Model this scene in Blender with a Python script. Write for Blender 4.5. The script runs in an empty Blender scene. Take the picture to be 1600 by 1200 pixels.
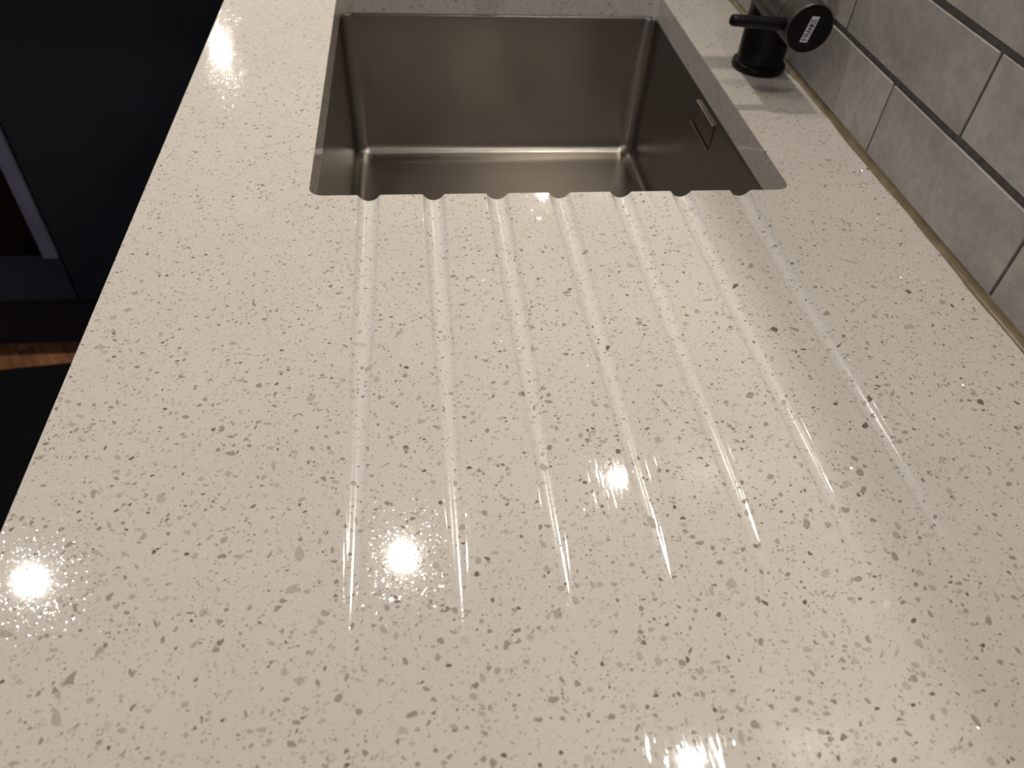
import bpy, bmesh, math, random
from mathutils import Vector, Matrix
C = bpy.context.scene.collection
scene = bpy.context.scene
rng = random.Random(7)
T = 0.9            # height of the worktop's top face above the floor

# ------------------------------------------------------------------ camera, world, exposure
cam_d = bpy.data.cameras.new('camera')
cam_d.sensor_width = 36.0
cam_d.lens = 36.0 * 1190.08 / 1600.0
cam_d.clip_start = 0.02
cam_d.dof.use_dof = True
cam_d.dof.focus_distance = 0.50
cam_d.dof.aperture_fstop = 9.5
cam = bpy.data.objects.new('camera', cam_d)
C.objects.link(cam)
cam.matrix_world = Matrix(((0.9928506, 0.0411628, -0.1120414, 0.2121),
                           (-0.1076532, 0.7142573, -0.6915542, -0.5389),
                           (0.0515601, 0.6986717, 0.7135821, T + 0.3333),
                           (0, 0, 0, 1)))
scene.camera = cam
scene.view_settings.view_transform = 'Standard'
scene.view_settings.look = 'None'
scene.view_settings.gamma = 1.0
scene.view_settings.use_curve_mapping = False
scene.view_settings.exposure = 0.08

DUSK = (0.30, 0.42, 0.75, 1)       # evening sky outside the added window
world = bpy.data.worlds.new('dusk_sky')
scene.world = world
world.use_nodes = True
world.node_tree.nodes['Background'].inputs[0].default_value = DUSK
world.node_tree.nodes['Background'].inputs[1].default_value = 2.1

PUCK_W = 0.67         # watts of each spot under the wall cabinet
DOWN_W = 5.9          # watts of each ceiling downlight
LAMP_COL = (1.0, 0.93, 0.83)
DOWN_COL = (1.0, 0.93, 0.83)

# ------------------------------------------------------------------ small helpers
def lnk(name, me, m=None, parent=None):
    o = bpy.data.objects.new(name, me)
    C.objects.link(o)
    if m is not None:
        me.materials.append(m)
    if parent is not None:
        o.parent = parent
    return o

def mesh(name, verts, faces, m=None, parent=None, smooth=False):
    me = bpy.data.meshes.new(name)
    me.from_pydata([tuple(v) for v in verts], [], [tuple(f) for f in faces])
    me.validate()
    if smooth:
        me.polygons.foreach_set('use_smooth', [True] * len(me.polygons))
    me.update()
    return lnk(name, me, m, parent)

def thing(name, label, cat, group=None):
    o = bpy.data.objects.new(name, None)
    C.objects.link(o)
    o.empty_display_size = 0.05
    return tag(o, label, cat, group)

def tag(o, label, cat, group=None):
    o['label'] = label
    o['category'] = cat
    if group:
        o['group'] = group
    return o

def box_bm(bm, x0, x1, y0, y1, z0, z1, bev=0.0, seg=2):
    r = bmesh.ops.create_cube(bm, size=1.0)
    vs = r['verts']
    for v in vs:
        v.co = Vector((x0 + (v.co.x + .5) * (x1 - x0), y0 + (v.co.y + .5) * (y1 - y0), z0 + (v.co.z + .5) * (z1 - z0)))
    if bev > 0:
        es = list({e for v in vs for e in v.link_edges})
        bmesh.ops.bevel(bm, geom=es, offset=bev, segments=seg, affect='EDGES', profile=0.5)

def box(name, x0, x1, y0, y1, z0, z1, m=None, parent=None, bev=0.0, seg=2):
    bm = bmesh.new()
    box_bm(bm, x0, x1, y0, y1, z0, z1, bev, seg)
    return fin(name, bm, m, parent)

def fin(name, bm, m, parent=None, smooth=False):
    bmesh.ops.recalc_face_normals(bm, faces=bm.faces)
    me = bpy.data.meshes.new(name)
    bm.to_mesh(me)
    bm.free()
    if smooth:
        me.polygons.foreach_set('use_smooth', [True] * len(me.polygons))
    return lnk(name, me, m, parent)

def lathe(name, prof, m, parent=None, n=48, mat=Matrix(), smooth=True, ang=40):
    """prof: (radius, height) pairs turned about the local z axis, then moved by mat."""
    vs, fs = [], []
    for r, h in prof:
        for k in range(n):
            a = 2 * math.pi * k / n
            vs.append(mat @ Vector((r * math.cos(a), r * math.sin(a), h)))
    for i in range(len(prof) - 1):
        for k in range(n):
            a, b = i * n + k, i * n + (k + 1) % n
            fs.append((a, b, b + n, a + n))
    if prof[0][0] > 1e-6:
        fs.append(tuple(reversed(range(n))))
    if prof[-1][0] > 1e-6:
        fs.append(tuple(range((len(prof) - 1) * n, len(prof) * n)))
    o = mesh(name, vs, fs, m, parent)
    bm = bmesh.new(); bm.from_mesh(o.data)
    bmesh.ops.remove_doubles(bm, verts=bm.verts, dist=1e-6)
    bmesh.ops.recalc_face_normals(bm, faces=bm.faces)
    for f in bm.faces: f.smooth = smooth
    for e in bm.edges:
        if len(e.link_faces) == 2 and e.calc_face_angle(0) > math.radians(ang): e.smooth = False
    bm.to_mesh(o.data); bm.free()
    return o

def tube(name, pts, rad, m, parent=None, n=24):
    vs, fs = [], []
    up = Vector((0, 1, 0))
    P = [Vector(p) for p in pts]
    for i, p in enumerate(P):
        t = (P[min(i + 1, len(P) - 1)] - P[max(i - 1, 0)]).normalized()
        a = up.cross(t)
        a = a.normalized() if a.length > 1e-5 else Vector((1, 0, 0))
        b = t.cross(a).normalized()
        r = rad[i] if isinstance(rad, (list, tuple)) else rad
        for k in range(n):
            q = 2 * math.pi * k / n
            vs.append(p + (a * math.cos(q) + b * math.sin(q)) * r)
    for i in range(len(P) - 1):
        for k in range(n):
            a, b = i * n + k, i * n + (k + 1) % n
            fs.append((a, b, b + n, a + n))
    fs.append(tuple(reversed(range(n))))
    fs.append(tuple(range((len(P) - 1) * n, len(P) * n)))
    o = mesh(name, vs, fs, m, parent, smooth=True)
    return o

# ------------------------------------------------------------------ materials
class NT:
    def __init__(self, name):
        self.m = bpy.data.materials.new(name)
        self.m.use_nodes = True
        self.t = self.m.node_tree
        self.b = self.t.nodes['Principled BSDF']
    def n(self, typ, **kw):
        nd = self.t.nodes.new('ShaderNode' + typ)
        for k, v in kw.items():
            if k[0] == '_':
                setattr(nd, k[1:], v)
        return nd
    def l(self, a, b):
        self.t.links.new(a, b)
    def math(self, op, a, b=None, clamp=False):
        nd = self.t.nodes.new('ShaderNodeMath'); nd.operation = op; nd.use_clamp = clamp
        for i, x in enumerate((a, b)):
            if x is None: continue
            if isinstance(x, (int, float)): nd.inputs[i].default_value = x
            else: self.l(x, nd.inputs[i])
        return nd.outputs[0]
    def mix(self, fac, a, b, typ='MIX'):
        nd = self.t.nodes.new('ShaderNodeMix'); nd.data_type = 'RGBA'; nd.blend_type = typ
        for s, x in ((nd.inputs[0], fac), (nd.inputs[6], a), (nd.inputs[7], b)):
            if isinstance(x, (int, float)): s.default_value = x
            elif isinstance(x, tuple): s.default_value = x if len(x) == 4 else (*x, 1)
            else: self.l(x, s)
        return nd.outputs[2]
    def coord(self, scale=(1, 1, 1), rot=(0, 0, 0), which='Object'):
        tc = self.n('TexCoord'); mp = self.n('Mapping')
        mp.inputs['Scale'].default_value = scale
        mp.inputs['Rotation'].default_value = rot
        self.l(tc.outputs[which], mp.inputs['Vector'])
        return mp.outputs[0]
    def noise(self, vec, scale, detail=3, rough=.5, dist=0.0):
        nd = self.n('TexNoise')
        nd.inputs['Scale'].default_value = scale; nd.inputs['Detail'].default_value = detail
        nd.inputs['Roughness'].default_value = rough; nd.inputs['Distortion'].default_value = dist
        if vec is not None: self.l(vec, nd.inputs['Vector'])
        return nd
    def ramp(self, fac, stops):
        nd = self.n('ValToRGB')
        e = nd.color_ramp.elements
        while len(e) < len(stops): e.new(0.5)
        for i, (p, c) in enumerate(stops):
            e[i].position = p; e[i].color = (*c, 1) if len(c) == 3 else c
        self.l(fac, nd.inputs[0])
        return nd.outputs[0]
    def bump(self, h, strength, dist, normal=None):
        nd = self.n('Bump')
        nd.inputs['Strength'].default_value = strength; nd.inputs['Distance'].default_value = dist
        self.l(h, nd.inputs['Height'])
        if normal is not None: self.l(normal, nd.inputs['Normal'])
        return nd.outputs[0]
    def set(self, **kw):
        for k, v in kw.items():
            s = self.b.inputs[k.replace('_', ' ')]
            if isinstance(v, (int, float)): s.default_value = v
            elif isinstance(v, tuple): s.default_value = v if len(v) == 4 else (*v, 1)
            else: self.l(v, s)
        return self

def plain(name, col, rough=.5, metal=0.0, spec=.5, var=.08, scale=40):
    """a plain colour with faint mottling and a little surface grain"""
    q = NT(name)
    nz = q.noise(q.coord(), scale, 4)
    lo = tuple(c * (1 - var) for c in col); hi = tuple(min(1, c * (1 + var)) for c in col)
    q.set(Base_Color=q.ramp(nz.outputs['Fac'], [(.3, lo), (.7, hi)]), Roughness=rough, Metallic=metal)
    q.b.inputs['Specular IOR Level'].default_value = spec
    return q.m

def scratch_normal(q):
    """polish marks: scattered specks tilted a degree or two, and hairlines along y where the grooves were cut"""
    geo = q.n('NewGeometry'); tc = q.n('TexCoord'); sx = q.n('SeparateXYZ'); q.l(tc.outputs['Object'], sx.inputs[0])
    def specks(scale, vscale, share, ax, ay, mask=None):
        vo = q.n('TexVoronoi', _feature='F1'); vo.inputs['Scale'].default_value = scale
        q.l(q.coord(vscale), vo.inputs['Vector'])
        sc = q.n('SeparateColor'); q.l(vo.outputs['Color'], sc.inputs[0])
        w = q.math('MULTIPLY', q.math('LESS_THAN', sc.outputs[2], share), q.math('MULTIPLY', sc.outputs[2], 1.0 / share))
        if mask is not None: w = q.math('MULTIPLY', w, mask)
        cb = q.n('CombineXYZ')
        for k, amp in ((0, ax), (1, ay)):
            q.l(q.math('MULTIPLY', q.math('MULTIPLY', q.math('SUBTRACT', sc.outputs[k], .5), 2 * amp), w), cb.inputs[k])
        return cb.outputs[0]
    mk = q.n('MapRange'); mk.inputs[1].default_value = .25; mk.inputs[2].default_value = .28
    q.l(sx.outputs[0], mk.inputs[0])
    inv = q.math('SUBTRACT', 1.0, mk.outputs[0])
    out = geo.outputs['Normal']
    for t in (specks(2300, (1, 1, 1), .32, .045, .045, q.math('MULTIPLY_ADD', inv, .7)), specks(2200, (1, .05, 1), .55, .05, .02, mk.outputs[0])):
        ad = q.n('VectorMath', _operation='ADD'); q.l(out, ad.inputs[0]); q.l(t, ad.inputs[1]); out = ad.outputs[0]
    for nd in q.t.nodes:
        if nd.type == 'MATH' and nd.operation == 'MULTIPLY_ADD' and not nd.inputs[2].is_linked and abs(nd.inputs[1].default_value - .7) < 1e-6: nd.inputs[2].default_value = .3
    nz = q.n('VectorMath', _operation='NORMALIZE'); q.l(out, nz.inputs[0])
    return nz.outputs[0]

QB = (0.665, 0.62, 0.572)
def quartz():
    q = NT('speckled_quartz')
    v = q.coord()
    base = q.ramp(q.noise(v, 9, 4).outputs['Fac'], [(.3, tuple(c * .97 for c in QB)), (.7, tuple(min(1, c * 1.03) for c in QB))])
    fine = q.noise(v, 900, 2, .6)
    base = q.mix(1.0, base, q.ramp(fine.outputs['Fac'], [(.25, (.93, .925, .91)), (.6, (1, 1, 1)), (.9, (1.0, 1.0, 1.0))]), 'MULTIPLY')
    wob = q.noise(v, 260, 2)
    wv = q.n('VectorMath', _operation='MULTIPLY_ADD')
    q.l(wob.outputs['Color'], wv.inputs[0]); wv.inputs[1].default_value = (.0018, .0018, .0018); q.l(v, wv.inputs[2])
    def layer(base, scale, share, edge0, edge1, cols, vec, seed):
        a = q.n('TexVoronoi', _feature='F1'); b = q.n('TexVoronoi', _feature='DISTANCE_TO_EDGE')
        off = q.n('VectorMath', _operation='ADD'); q.l(vec, off.inputs[0]); off.inputs[1].default_value = (seed, seed * .37, 0)
        for t in (a, b):
            t.inputs['Scale'].default_value = scale
            q.l(off.outputs[0], t.inputs['Vector'])
        sc = q.n('SeparateColor'); q.l(a.outputs['Color'], sc.inputs[0])
        pick = q.math('LESS_THAN', sc.outputs[0], share)
        lim = q.math('MULTIPLY_ADD', sc.outputs[1], edge1 - edge0); lim.node.inputs[2].default_value = edge0
        ins = q.math('GREATER_THAN', b.outputs['Distance'], lim)
        msk = q.math('MULTIPLY', pick, ins)
        mul = q.ramp(sc.outputs[2], cols)
        return q.mix(msk, base, q.mix(1.0, base, mul, 'MULTIPLY'))
    G = lambda a: (a, a * .965, a * .90)
    col = layer(base, 230, .06, .14, .38, [(0, G(.62)), (.35, G(.75)), (.7, G(.87)), (1, G(.95))], wv.outputs[0], 3.1)
    col = layer(col, 380, .18, .10, .40, [(0, G(.22)), (.12, G(.40)), (.38, G(.64)), (1, G(.92))], wv.outputs[0], 7.7)
    col = layer(col, 600, .22, .06, .40, [(0, G(.22)), (.08, G(.44)), (.30, G(.70)), (1, G(.94))], wv.outputs[0], 1.9)
    col = layer(col, 950, .13, .04, .36, [(0, G(.50)), (.25, G(.74)), (.6, G(.88)), (1, G(.96))], v, 5.3)
    # rare mirror flakes set at odd angles
    f = q.n('TexVoronoi', _feature='F1'); f.inputs['Scale'].default_value = 1000; q.l(v, f.inputs['Vector'])
    fc = q.n('SeparateColor'); q.l(f.outputs['Color'], fc.inputs[0])
    fl = q.math('LESS_THAN', fc.outputs[0], .016)
    nrm = scratch_normal(q)
    tilt = q.n('VectorMath', _operation='MULTIPLY_ADD')
    q.l(f.outputs['Color'], tilt.inputs[0]); tilt.inputs[1].default_value = (.9, .9, 0); tilt.inputs[2].default_value = (-.45, -.45, 0)
    tilt2 = q.n('VectorMath', _operation='SCALE'); q.l(tilt.outputs[0], tilt2.inputs[0]); q.l(fl, tilt2.inputs['Scale'])
    add = q.n('VectorMath', _operation='ADD'); q.l(nrm, add.inputs[0]); q.l(tilt2.outputs[0], add.inputs[1])
    nn = q.n('VectorMath', _operation='NORMALIZE'); q.l(add.outputs[0], nn.inputs[0])
    # the machined grooves are less polished and look a touch whiter
    at = q.n('Attribute'); at.attribute_name = 'cut'
    col = q.mix(at.outputs['Fac'], col, q.mix(1.0, col, (1.05, 1.075, 1.10, 1), 'MULTIPLY'))
    q.set(Base_Color=col, Roughness=q.math('MULTIPLY_ADD', at.outputs['Fac'], .16), Normal=nn.outputs[0])
    q.b.inputs['Roughness'].links[0].from_node.inputs[2].default_value = QR
    return q.m
QR = 0.045

def chip_mat(name, mul):
    q = NT(name)
    v = q.coord()
    c = tuple(a * b for a, b in zip(QB, mul))
    col = q.ramp(q.noise(v, 330, 3).outputs['Fac'], [(.3, tuple(x * .93 for x in c)), (.72, tuple(min(1, x * 1.1) for x in c))])
    q.set(Base_Color=col, Roughness=QR, Normal=scratch_normal(q))
    return q.m

def steel(name, rough, scale, col=(.42, .39, .355), aniso=0.0):
    q = NT(name)
    v = q.coord(scale)
    nz = q.noise(v, 300, 3, .6)
    cl = q.noise(q.coord(), 14, 4)
    spk = q.n('TexVoronoi', _feature='F1'); spk.inputs['Scale'].default_value = 75; q.l(q.coord(), spk.inputs['Vector'])
    sc = q.n('SeparateColor'); q.l(spk.outputs['Color'], sc.inputs[0])
    dot = q.math('MULTIPLY', q.math('LESS_THAN', spk.outputs['Distance'], .10), q.math('LESS_THAN', sc.outputs[0], .10))
    base = q.ramp(nz.outputs['Fac'], [(.3, tuple(c * .98 for c in col)), (.7, tuple(c * 1.02 for c in col))])
    base = q.mix(dot, base, (.55, .50, .43, 1))
    rg = q.n('MapRange'); q.l(cl.outputs['Fac'], rg.inputs[0]); rg.inputs[3].default_value = rough * .85; rg.inputs[4].default_value = rough * 1.15
    q.set(Base_Color=base, Metallic=1.0, Roughness=rg.outputs[0], Normal=q.bump(nz.outputs['Fac'], .2, .000006))
    if aniso:
        # brushing: across the floor of the bowl it runs front to back, on the walls it runs level
        ge = q.n('NewGeometry'); sp = q.n('SeparateXYZ'); q.l(ge.outputs['Normal'], sp.inputs[0])
        az = q.math('ABSOLUTE', sp.outputs[2])
        cb = q.n('CombineXYZ'); q.l(az, cb.inputs[0]); q.l(q.math('SUBTRACT', 1.0, az), cb.inputs[2])
        q.l(cb.outputs[0], q.b.inputs['Tangent'])
        q.set(Anisotropic=aniso)
    return q.m

def tile_mat():
    q = NT('grey_glazed_tile')
    oi = q.n('ObjectInfo')
    v = q.coord()
    off = q.n('VectorMath', _operation='ADD'); q.l(v, off.inputs[0])
    cm = q.n('CombineXYZ')
    q.l(q.math('MULTIPLY', oi.outputs['Random'], 37.0), cm.inputs[0]); q.l(q.math('MULTIPLY', oi.outputs['Random'], 91.0), cm.inputs[1])
    q.l(cm.outputs[0], off.inputs[1])
    big = q.noise(off.outputs[0], 22, 5, .62, .6)
    fin_ = q.noise(off.outputs[0], 130, 4, .6)
    col = q.ramp(big.outputs['Fac'], [(.25, (.36, .345, .33)), (.5, (.48, .45, .42)), (.78, (.61, .57, .52))])
    col = q.mix(.55, col, q.ramp(fin_.outputs['Fac'], [(.3, (.72, .72, .75)), (.6, (1.05, 1.03, 1.0)), (.8, (1.25, 1.2, 1.15))]), 'MULTIPLY')
    sh = q.n('HueSaturation'); q.l(col, sh.inputs['Color'])
    vv = q.n('MapRange'); q.l(oi.outputs['Random'], vv.inputs[0]); vv.inputs[3].default_value = .9; vv.inputs[4].default_value = 1.1
    q.l(vv.outputs[0], sh.inputs['Value'])
    q.set(Base_Color=sh.outputs[0], Roughness=.42, Normal=q.bump(big.outputs['Fac'], .5, .0012))
    q.b.inputs['Specular IOR Level'].default_value = .35
    return q.m

def wood_mat():
    q = NT('reddish_oak_plank')
    oi = q.n('ObjectInfo')
    v = q.coord((1, 9, 9))
    off = q.n('VectorMath', _operation='ADD'); q.l(v, off.inputs[0])
    cm = q.n('CombineXYZ'); q.l(q.math('MULTIPLY', oi.outputs['Random'], 53.0), cm.inputs[1]); q.l(cm.outputs[0], off.inputs[1])
    g = q.noise(off.outputs[0], 6, 6, .6, .8)
    col = q.ramp(g.outputs['Fac'], [(.3, (.10, .040, .018)), (.55, (.20, .085, .036)), (.8, (.29, .14, .065))])
    sh = q.n('HueSaturation'); q.l(col, sh.inputs['Color'])
    vv = q.n('MapRange'); q.l(oi.outputs['Random'], vv.inputs[0]); vv.inputs[3].default_value = .75; vv.inputs[4].default_value = 1.2
    q.l(vv.outputs[0], sh.inputs['Value'])
    q.set(Base_Color=sh.outputs[0], Roughness=.42, Normal=q.bump(g.outputs['Fac'], .3, .0006))
    return q.m

def emit(name, col, strength):
    q = NT(name)
    q.set(Base_Color=(.8, .8, .8, 1), Roughness=.3)
    q.b.inputs['Emission Color'].default_value = (*col, 1)
    q.b.inputs['Emission Strength'].default_value = strength
    return q.m

M = dict(
    quartz=quartz(),
    chips={-1: chip_mat('chip_milky', (1.10, 1.12, 1.10)), 0: chip_mat('chip_faint', (.86, .865, .84)), 1: chip_mat('chip_beige', (.71, .695, .635)),
           2: chip_mat('chip_taupe', (.54, .505, .44)), 3: chip_mat('chip_umber', (.27, .24, .20))},
    steel=steel('brushed_steel', .25, (.12, 1, 1), aniso=.75),
    steel2=steel('brushed_steel_trim', .25, (1, .1, 1)),
    tile=tile_mat(), wood=wood_mat(),
    grout=plain('dark_grout', (.115, .103, .091), .9, var=.25, scale=160),
    seal=plain('olive_sealant', (.20, .155, .09), .30, var=.25, scale=60),
    black=plain('matt_black_metal', (.004, .004, .0045), .32, var=.1, spec=.22),
    black_sheen=plain('satin_black_painted_sheen', (.036, .029, .024), .42, var=.1, spec=.7),  # black metal, colour lifted towards brown to imitate reflected surroundings
    white=plain('white_print', (.62, .62, .66), .5, var=.02),
    ink=plain('dark_print', (.012, .012, .016), .5, var=.02),
    slot_shade=plain('slot_shade', (.006, .006, .006), .8, var=.1),
    navy=plain('dark_navy_lacquer', (.018, .0205, .028), .30, var=.1, scale=6, spec=.45),
    navy_dull=plain('dark_navy_board', (.011, .0125, .020), .5, var=.1, scale=6),
    oven_frame=plain('dark_grey_metal', (.17, .16, .225), .42, var=.08, scale=20),
    oven_glass=plain('black_oven_glass', (.004, .0030, .0030), .16, var=.05, spec=.15),
    matt_navy=plain('matt_navy_lacquer', (.02, .022, .03), .85, var=.05, spec=.2),
    panel=plain('dark_blue_grey_board', (.030, .033, .048), .4, var=.1, scale=6),
    mat=None,
    paint=plain('warm_white_paint', (.70, .66, .60), .8, var=.02, scale=3),
    ceil=plain('white_ceiling_paint', (.78, .76, .72), .9, var=.02, scale=3),
    frame=plain('white_window_paint', (.75, .75, .74), .4, var=.02, scale=3),
)
def mat_mat():
    q = NT('charcoal_ribbed_mat')
    w = q.n('TexWave', _wave_type='BANDS', _bands_direction='Y'); w.inputs['Scale'].default_value = 60
    w.inputs['Distortion'].default_value = 1.5; q.l(q.coord(), w.inputs['Vector'])
    nz = q.noise(q.coord(), 240, 3)
    q.set(Base_Color=q.ramp(nz.outputs['Fac'], [(.3, (.0025, .0028, .0035)), (.7, (.006, .0065, .0075))]), Roughness=1.0, Specular_IOR_Level=.1,
          Normal=q.bump(w.outputs['Fac'], .5, .002))
    return q.m
M['mat'] = mat_mat()

# ------------------------------------------------------------------ the room
def struct(o):
    o['kind'] = 'structure'
    return o
XW, XL0, YN, YF, ZC = 0.624, -2.5, -2.3, 4.6, T + 1.5
WALLX = XW
floor = struct(box('floor', XL0, 1.0, YN, YF, -.12, -.006, M['grout']))
struct(box('ceiling', XL0, 1.0, YN, YF, ZC, ZC + .1, M['ceil']))
wall_right = struct(box('wall_right', XW, XW + .14, YN, YF, -.006, ZC, M['paint']))
struct(box('wall_left', XL0 - .14, XL0, YN, YF, -.006, ZC, M['paint']))
struct(box('wall_far', XL0, XW, YF, YF + .14, -.006, ZC, M['paint']))
# wall behind the camera, with an unseen window added for blue fill light
wx0, wx1, wz0, wz1 = -1.75, -.35, T + .15, T + 1.15
bm = bmesh.new()
box_bm(bm, XL0, wx0, YN - .14, YN, -.006, ZC)
box_bm(bm, wx1, XW, YN - .14, YN, -.006, ZC)
box_bm(bm, wx0, wx1, YN - .14, YN, -.006, wz0)
box_bm(bm, wx0, wx1, YN - .14, YN, wz1, ZC)
struct(fin('wall_near', bm, M['paint']))
bm = bmesh.new()
f = .05
box_bm(bm, wx0, wx1, YN - .10, YN - .04, wz0, wz0 + f)
box_bm(bm, wx0, wx1, YN - .10, YN - .04, wz1 - f, wz1)
for xa in (wx0, (wx0 + wx1 - f) / 2, wx1 - f):
    box_bm(bm, xa, xa + f, YN - .10, YN - .04, wz0 + f, wz1 - f)
win = struct(fin('fill_window_1', bm, M['frame']))
gl = NT('window_glass')
gl.set(Base_Color=(1, 1, 1, 1), Roughness=0.0); gl.b.inputs['Transmission Weight'].default_value = 1.0; gl.b.inputs['IOR'].default_value = 1.01
for xa, xb in ((wx0 + f, (wx0 + wx1 - f) / 2), ((wx0 + wx1 + f) / 2, wx1 - f)):
    box('pane', xa, xb, YN - .072, YN - .068, wz0 + f, wz1 - f, gl.m, win)

# herringbone oak planks on the aisle side of the room
PW, PL = .085, .425
pm = None
def plank_mesh():
    bm = bmesh.new()
    box_bm(bm, -PL / 2 + .0008, PL / 2 - .0008, -PW / 2 + .0008, PW / 2 - .0008, -.012, 0, .0012, 1)
    bmesh.ops.recalc_face_normals(bm, faces=bm.faces)
    me = bpy.data.meshes.new('plank'); bm.to_mesh(me); bm.free()
    me.materials.append(M['wood'])
    return me
pm = plank_mesh()
ANG = math.radians(-59)
ox, oy = -.585, .800
ca, sa = math.cos(ANG), math.sin(ANG)
cnt = 0
for i in range(-40, 41):
    for j in range(-12, 13):
        # zigzag pattern: horizontal plank and vertical plank per step
        for k in (0, 1):
            if k == 0:
                u, v, a = i * PW + j * 2 * PL * 0 + PL / 2, i * PW + PW / 2, 0.0
                u += j * 2 * PL
            else:
                u, v, a = i * PW + PL + PW / 2 + j * 2 * PL - PL, i * PW + PW + PL / 2, math.pi / 2
                u, v = i * PW + j * 2 * PL + PW / 2, i * PW + PW + PL / 2
            x, y = ox + ca * u - sa * v, oy + sa * u + ca * v
            if -1.35 < x < -.02 and -.9 < y < 1.0:
                o = bpy.data.objects.new('plank', pm)
                C.objects.link(o)
                o.parent = floor
                o.location = (x, y, rng.uniform(-.0006, 0))
                o.rotation_euler = (0, 0, ANG + a)
                cnt += 1

# ------------------------------------------------------------------ worktop with its sink cut-out and draining grooves
W = .622
SX0, SX1, SY0, SY1 = .1259, .5259, 0.0, .4615
G0, GP, GN = .1729, .05139, 7
GL, GD, GR = .392, .0056, .0093
TH = .0282
def gdepth(y):
    if y > 0: return 0.0
    t = 1 + y / GL
    return GD * t if t > 0 else 0.0
def halfw(y):
    d = gdepth(y)
    return math.sqrt(max(0.0, 2 * GR * d - d * d))
def prof(dx, y):
    """depth of one groove at dx from its axis, its edges eased"""
    d = gdepth(y)
    hw = halfw(y)
    if hw < 2e-4: return 0.0
    e = min(.0009, .28 * hw)
    s = 0.0
    for k in range(-3, 4):
        x = dx + k * e / 3
        if abs(x) < hw: s += math.sqrt(GR * GR - x * x) - (GR - d)
    return s / 7
def surf(x, y):
    if y > 0: return 0.0
    k = round((x - G0) / GP)
    if 0 <= k < GN:
        return -prof(x - (G0 + k * GP), y)
    return 0.0

US = [-1.34, -1.18, -1.05, -.97, -.9, -.8, -.66, -.5, -.33, -.16, 0, .16, .33, .5, .66, .8, .9, .97, 1.05, 1.18, 1.34]
RC = .011
cols = [(0.0, None), (.04, None), (.08, None), (SX0, None), (SX0 + RC, None)]
for k in range(GN):
    for u in US: cols.append((G0 + k * GP, u))
cols += [(SX1 - RC, None), (SX1, None), (.56, None), (.59, None), (W, None)]
rows = [-1.5, -1.0, -.7, -.55, -.48, -.44, -.42, -.405, -GL - .002]
rows += [-GL + GL * (k / 44) for k in range(1, 45)]
iy0 = len(rows) - 1
rows += [RC, .12, .24, .36, SY1 - RC, SY1, .52, .78, 1.42]
def colx(c, y):
    x, u = c
    return x if u is None else x + u * max(halfw(min(y, 0)), .0022 if y < 0 else halfw(0))
vs, idx = [], {}
def vid(i, j):
    if (i, j) not in idx:
        x, y = colx(cols[i], rows[j]), rows[j]
        idx[(i, j)] = len(vs)
        vs.append((x, y, T + (surf(x, y) if y <= 0 else 0)))
    return idx[(i, j)]
ic0 = 3; ic1 = len(cols) - 4
iyf = rows.index(SY1)
fs = []
for i in range(len(cols) - 1):
    for j in range(len(rows) - 1):
        if ic0 <= i < ic1 and iy0 <= j < iyf: continue
        fs.append((vid(i, j), vid(i + 1, j), vid(i + 1, j + 1), vid(i, j + 1)))
# quarter rounds in the four corners of the cut-out
def corner(ci, cj, ai, bj):
    """corner vertex, neighbour along x, neighbour along y -> list of rim vertices from x side to y side"""
    c = vid(ci, cj); a = vid(ai, cj); b = vid(ci, bj)
    cx, cy = vs[c][:2]; px, py = vs[a][0], vs[b][1]
    r = [a]
    n = 8
    for k in range(1, n):
        t = k / n * math.pi / 2
        x = px + (cx - px) * math.sin(t)
        y = py + (cy - py) * math.cos(t)
        vs.append((x, y, T)); r.append(len(vs) - 1)
    r.append(b)
    flip = (px - cx) * (py - cy) < 0
    for k in range(n): fs.append((c, r[k + 1], r[k]) if flip else (c, r[k], r[k + 1]))
    return r
nl = corner(ic0, iy0, ic0 + 1, iy0 + 1)
nr = corner(ic1, iy0, ic1 - 1, iy0 + 1)
fr = corner(ic1, iyf, ic1 - 1, iyf - 1)
fl = corner(ic0, iyf, ic0 + 1, iyf - 1)
rim = [vid(i, iy0) for i in range(ic0 + 1, ic1)]          # near edge, left to right
rim += nr[1:] + [vid(ic1, j) for j in range(iy0 + 2, iyf - 1)] + fr[::-1]
rim += [vid(i, iyf) for i in range(ic1 - 2, ic0 + 1, -1)] + fl[:-1] + [fl[-1]]
rim += [vid(ic0, j) for j in range(iyf - 2, iy0 + 1, -1)] + nl[::-1]
seen = []
for r in rim:
    if not seen or (seen[-1] != r): seen.append(r)
if seen[0] == seen[-1]: seen.pop()
rim = seen
ntop = len(fs)
nvtop = len(vs)
# side faces get their own vertices so the rim stays crisp
def skirt(loop, closed=True, drop=TH):
    base = len(vs)
    n = len(loop)
    for r in loop: vs.append(vs[r])
    for r in loop: vs.append((vs[r][0], vs[r][1], T - drop))
    for k in range(n if closed else n - 1):
        a, b = base + k, base + (k + 1) % n
        fs.append((b, a, a + n, b + n))
    return list(range(base + n, base + 2 * n))
low_rim = skirt(rim)
outer = [vid(i, 0) for i in range(len(cols))] + [vid(len(cols) - 1, j) for j in range(1, len(rows))]
outer += [vid(i, len(rows) - 1) for i in range(len(cols) - 2, -1, -1)] + [vid(0, j) for j in range(len(rows) - 2, 0, -1)]
skirt(outer[::-1])
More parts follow.
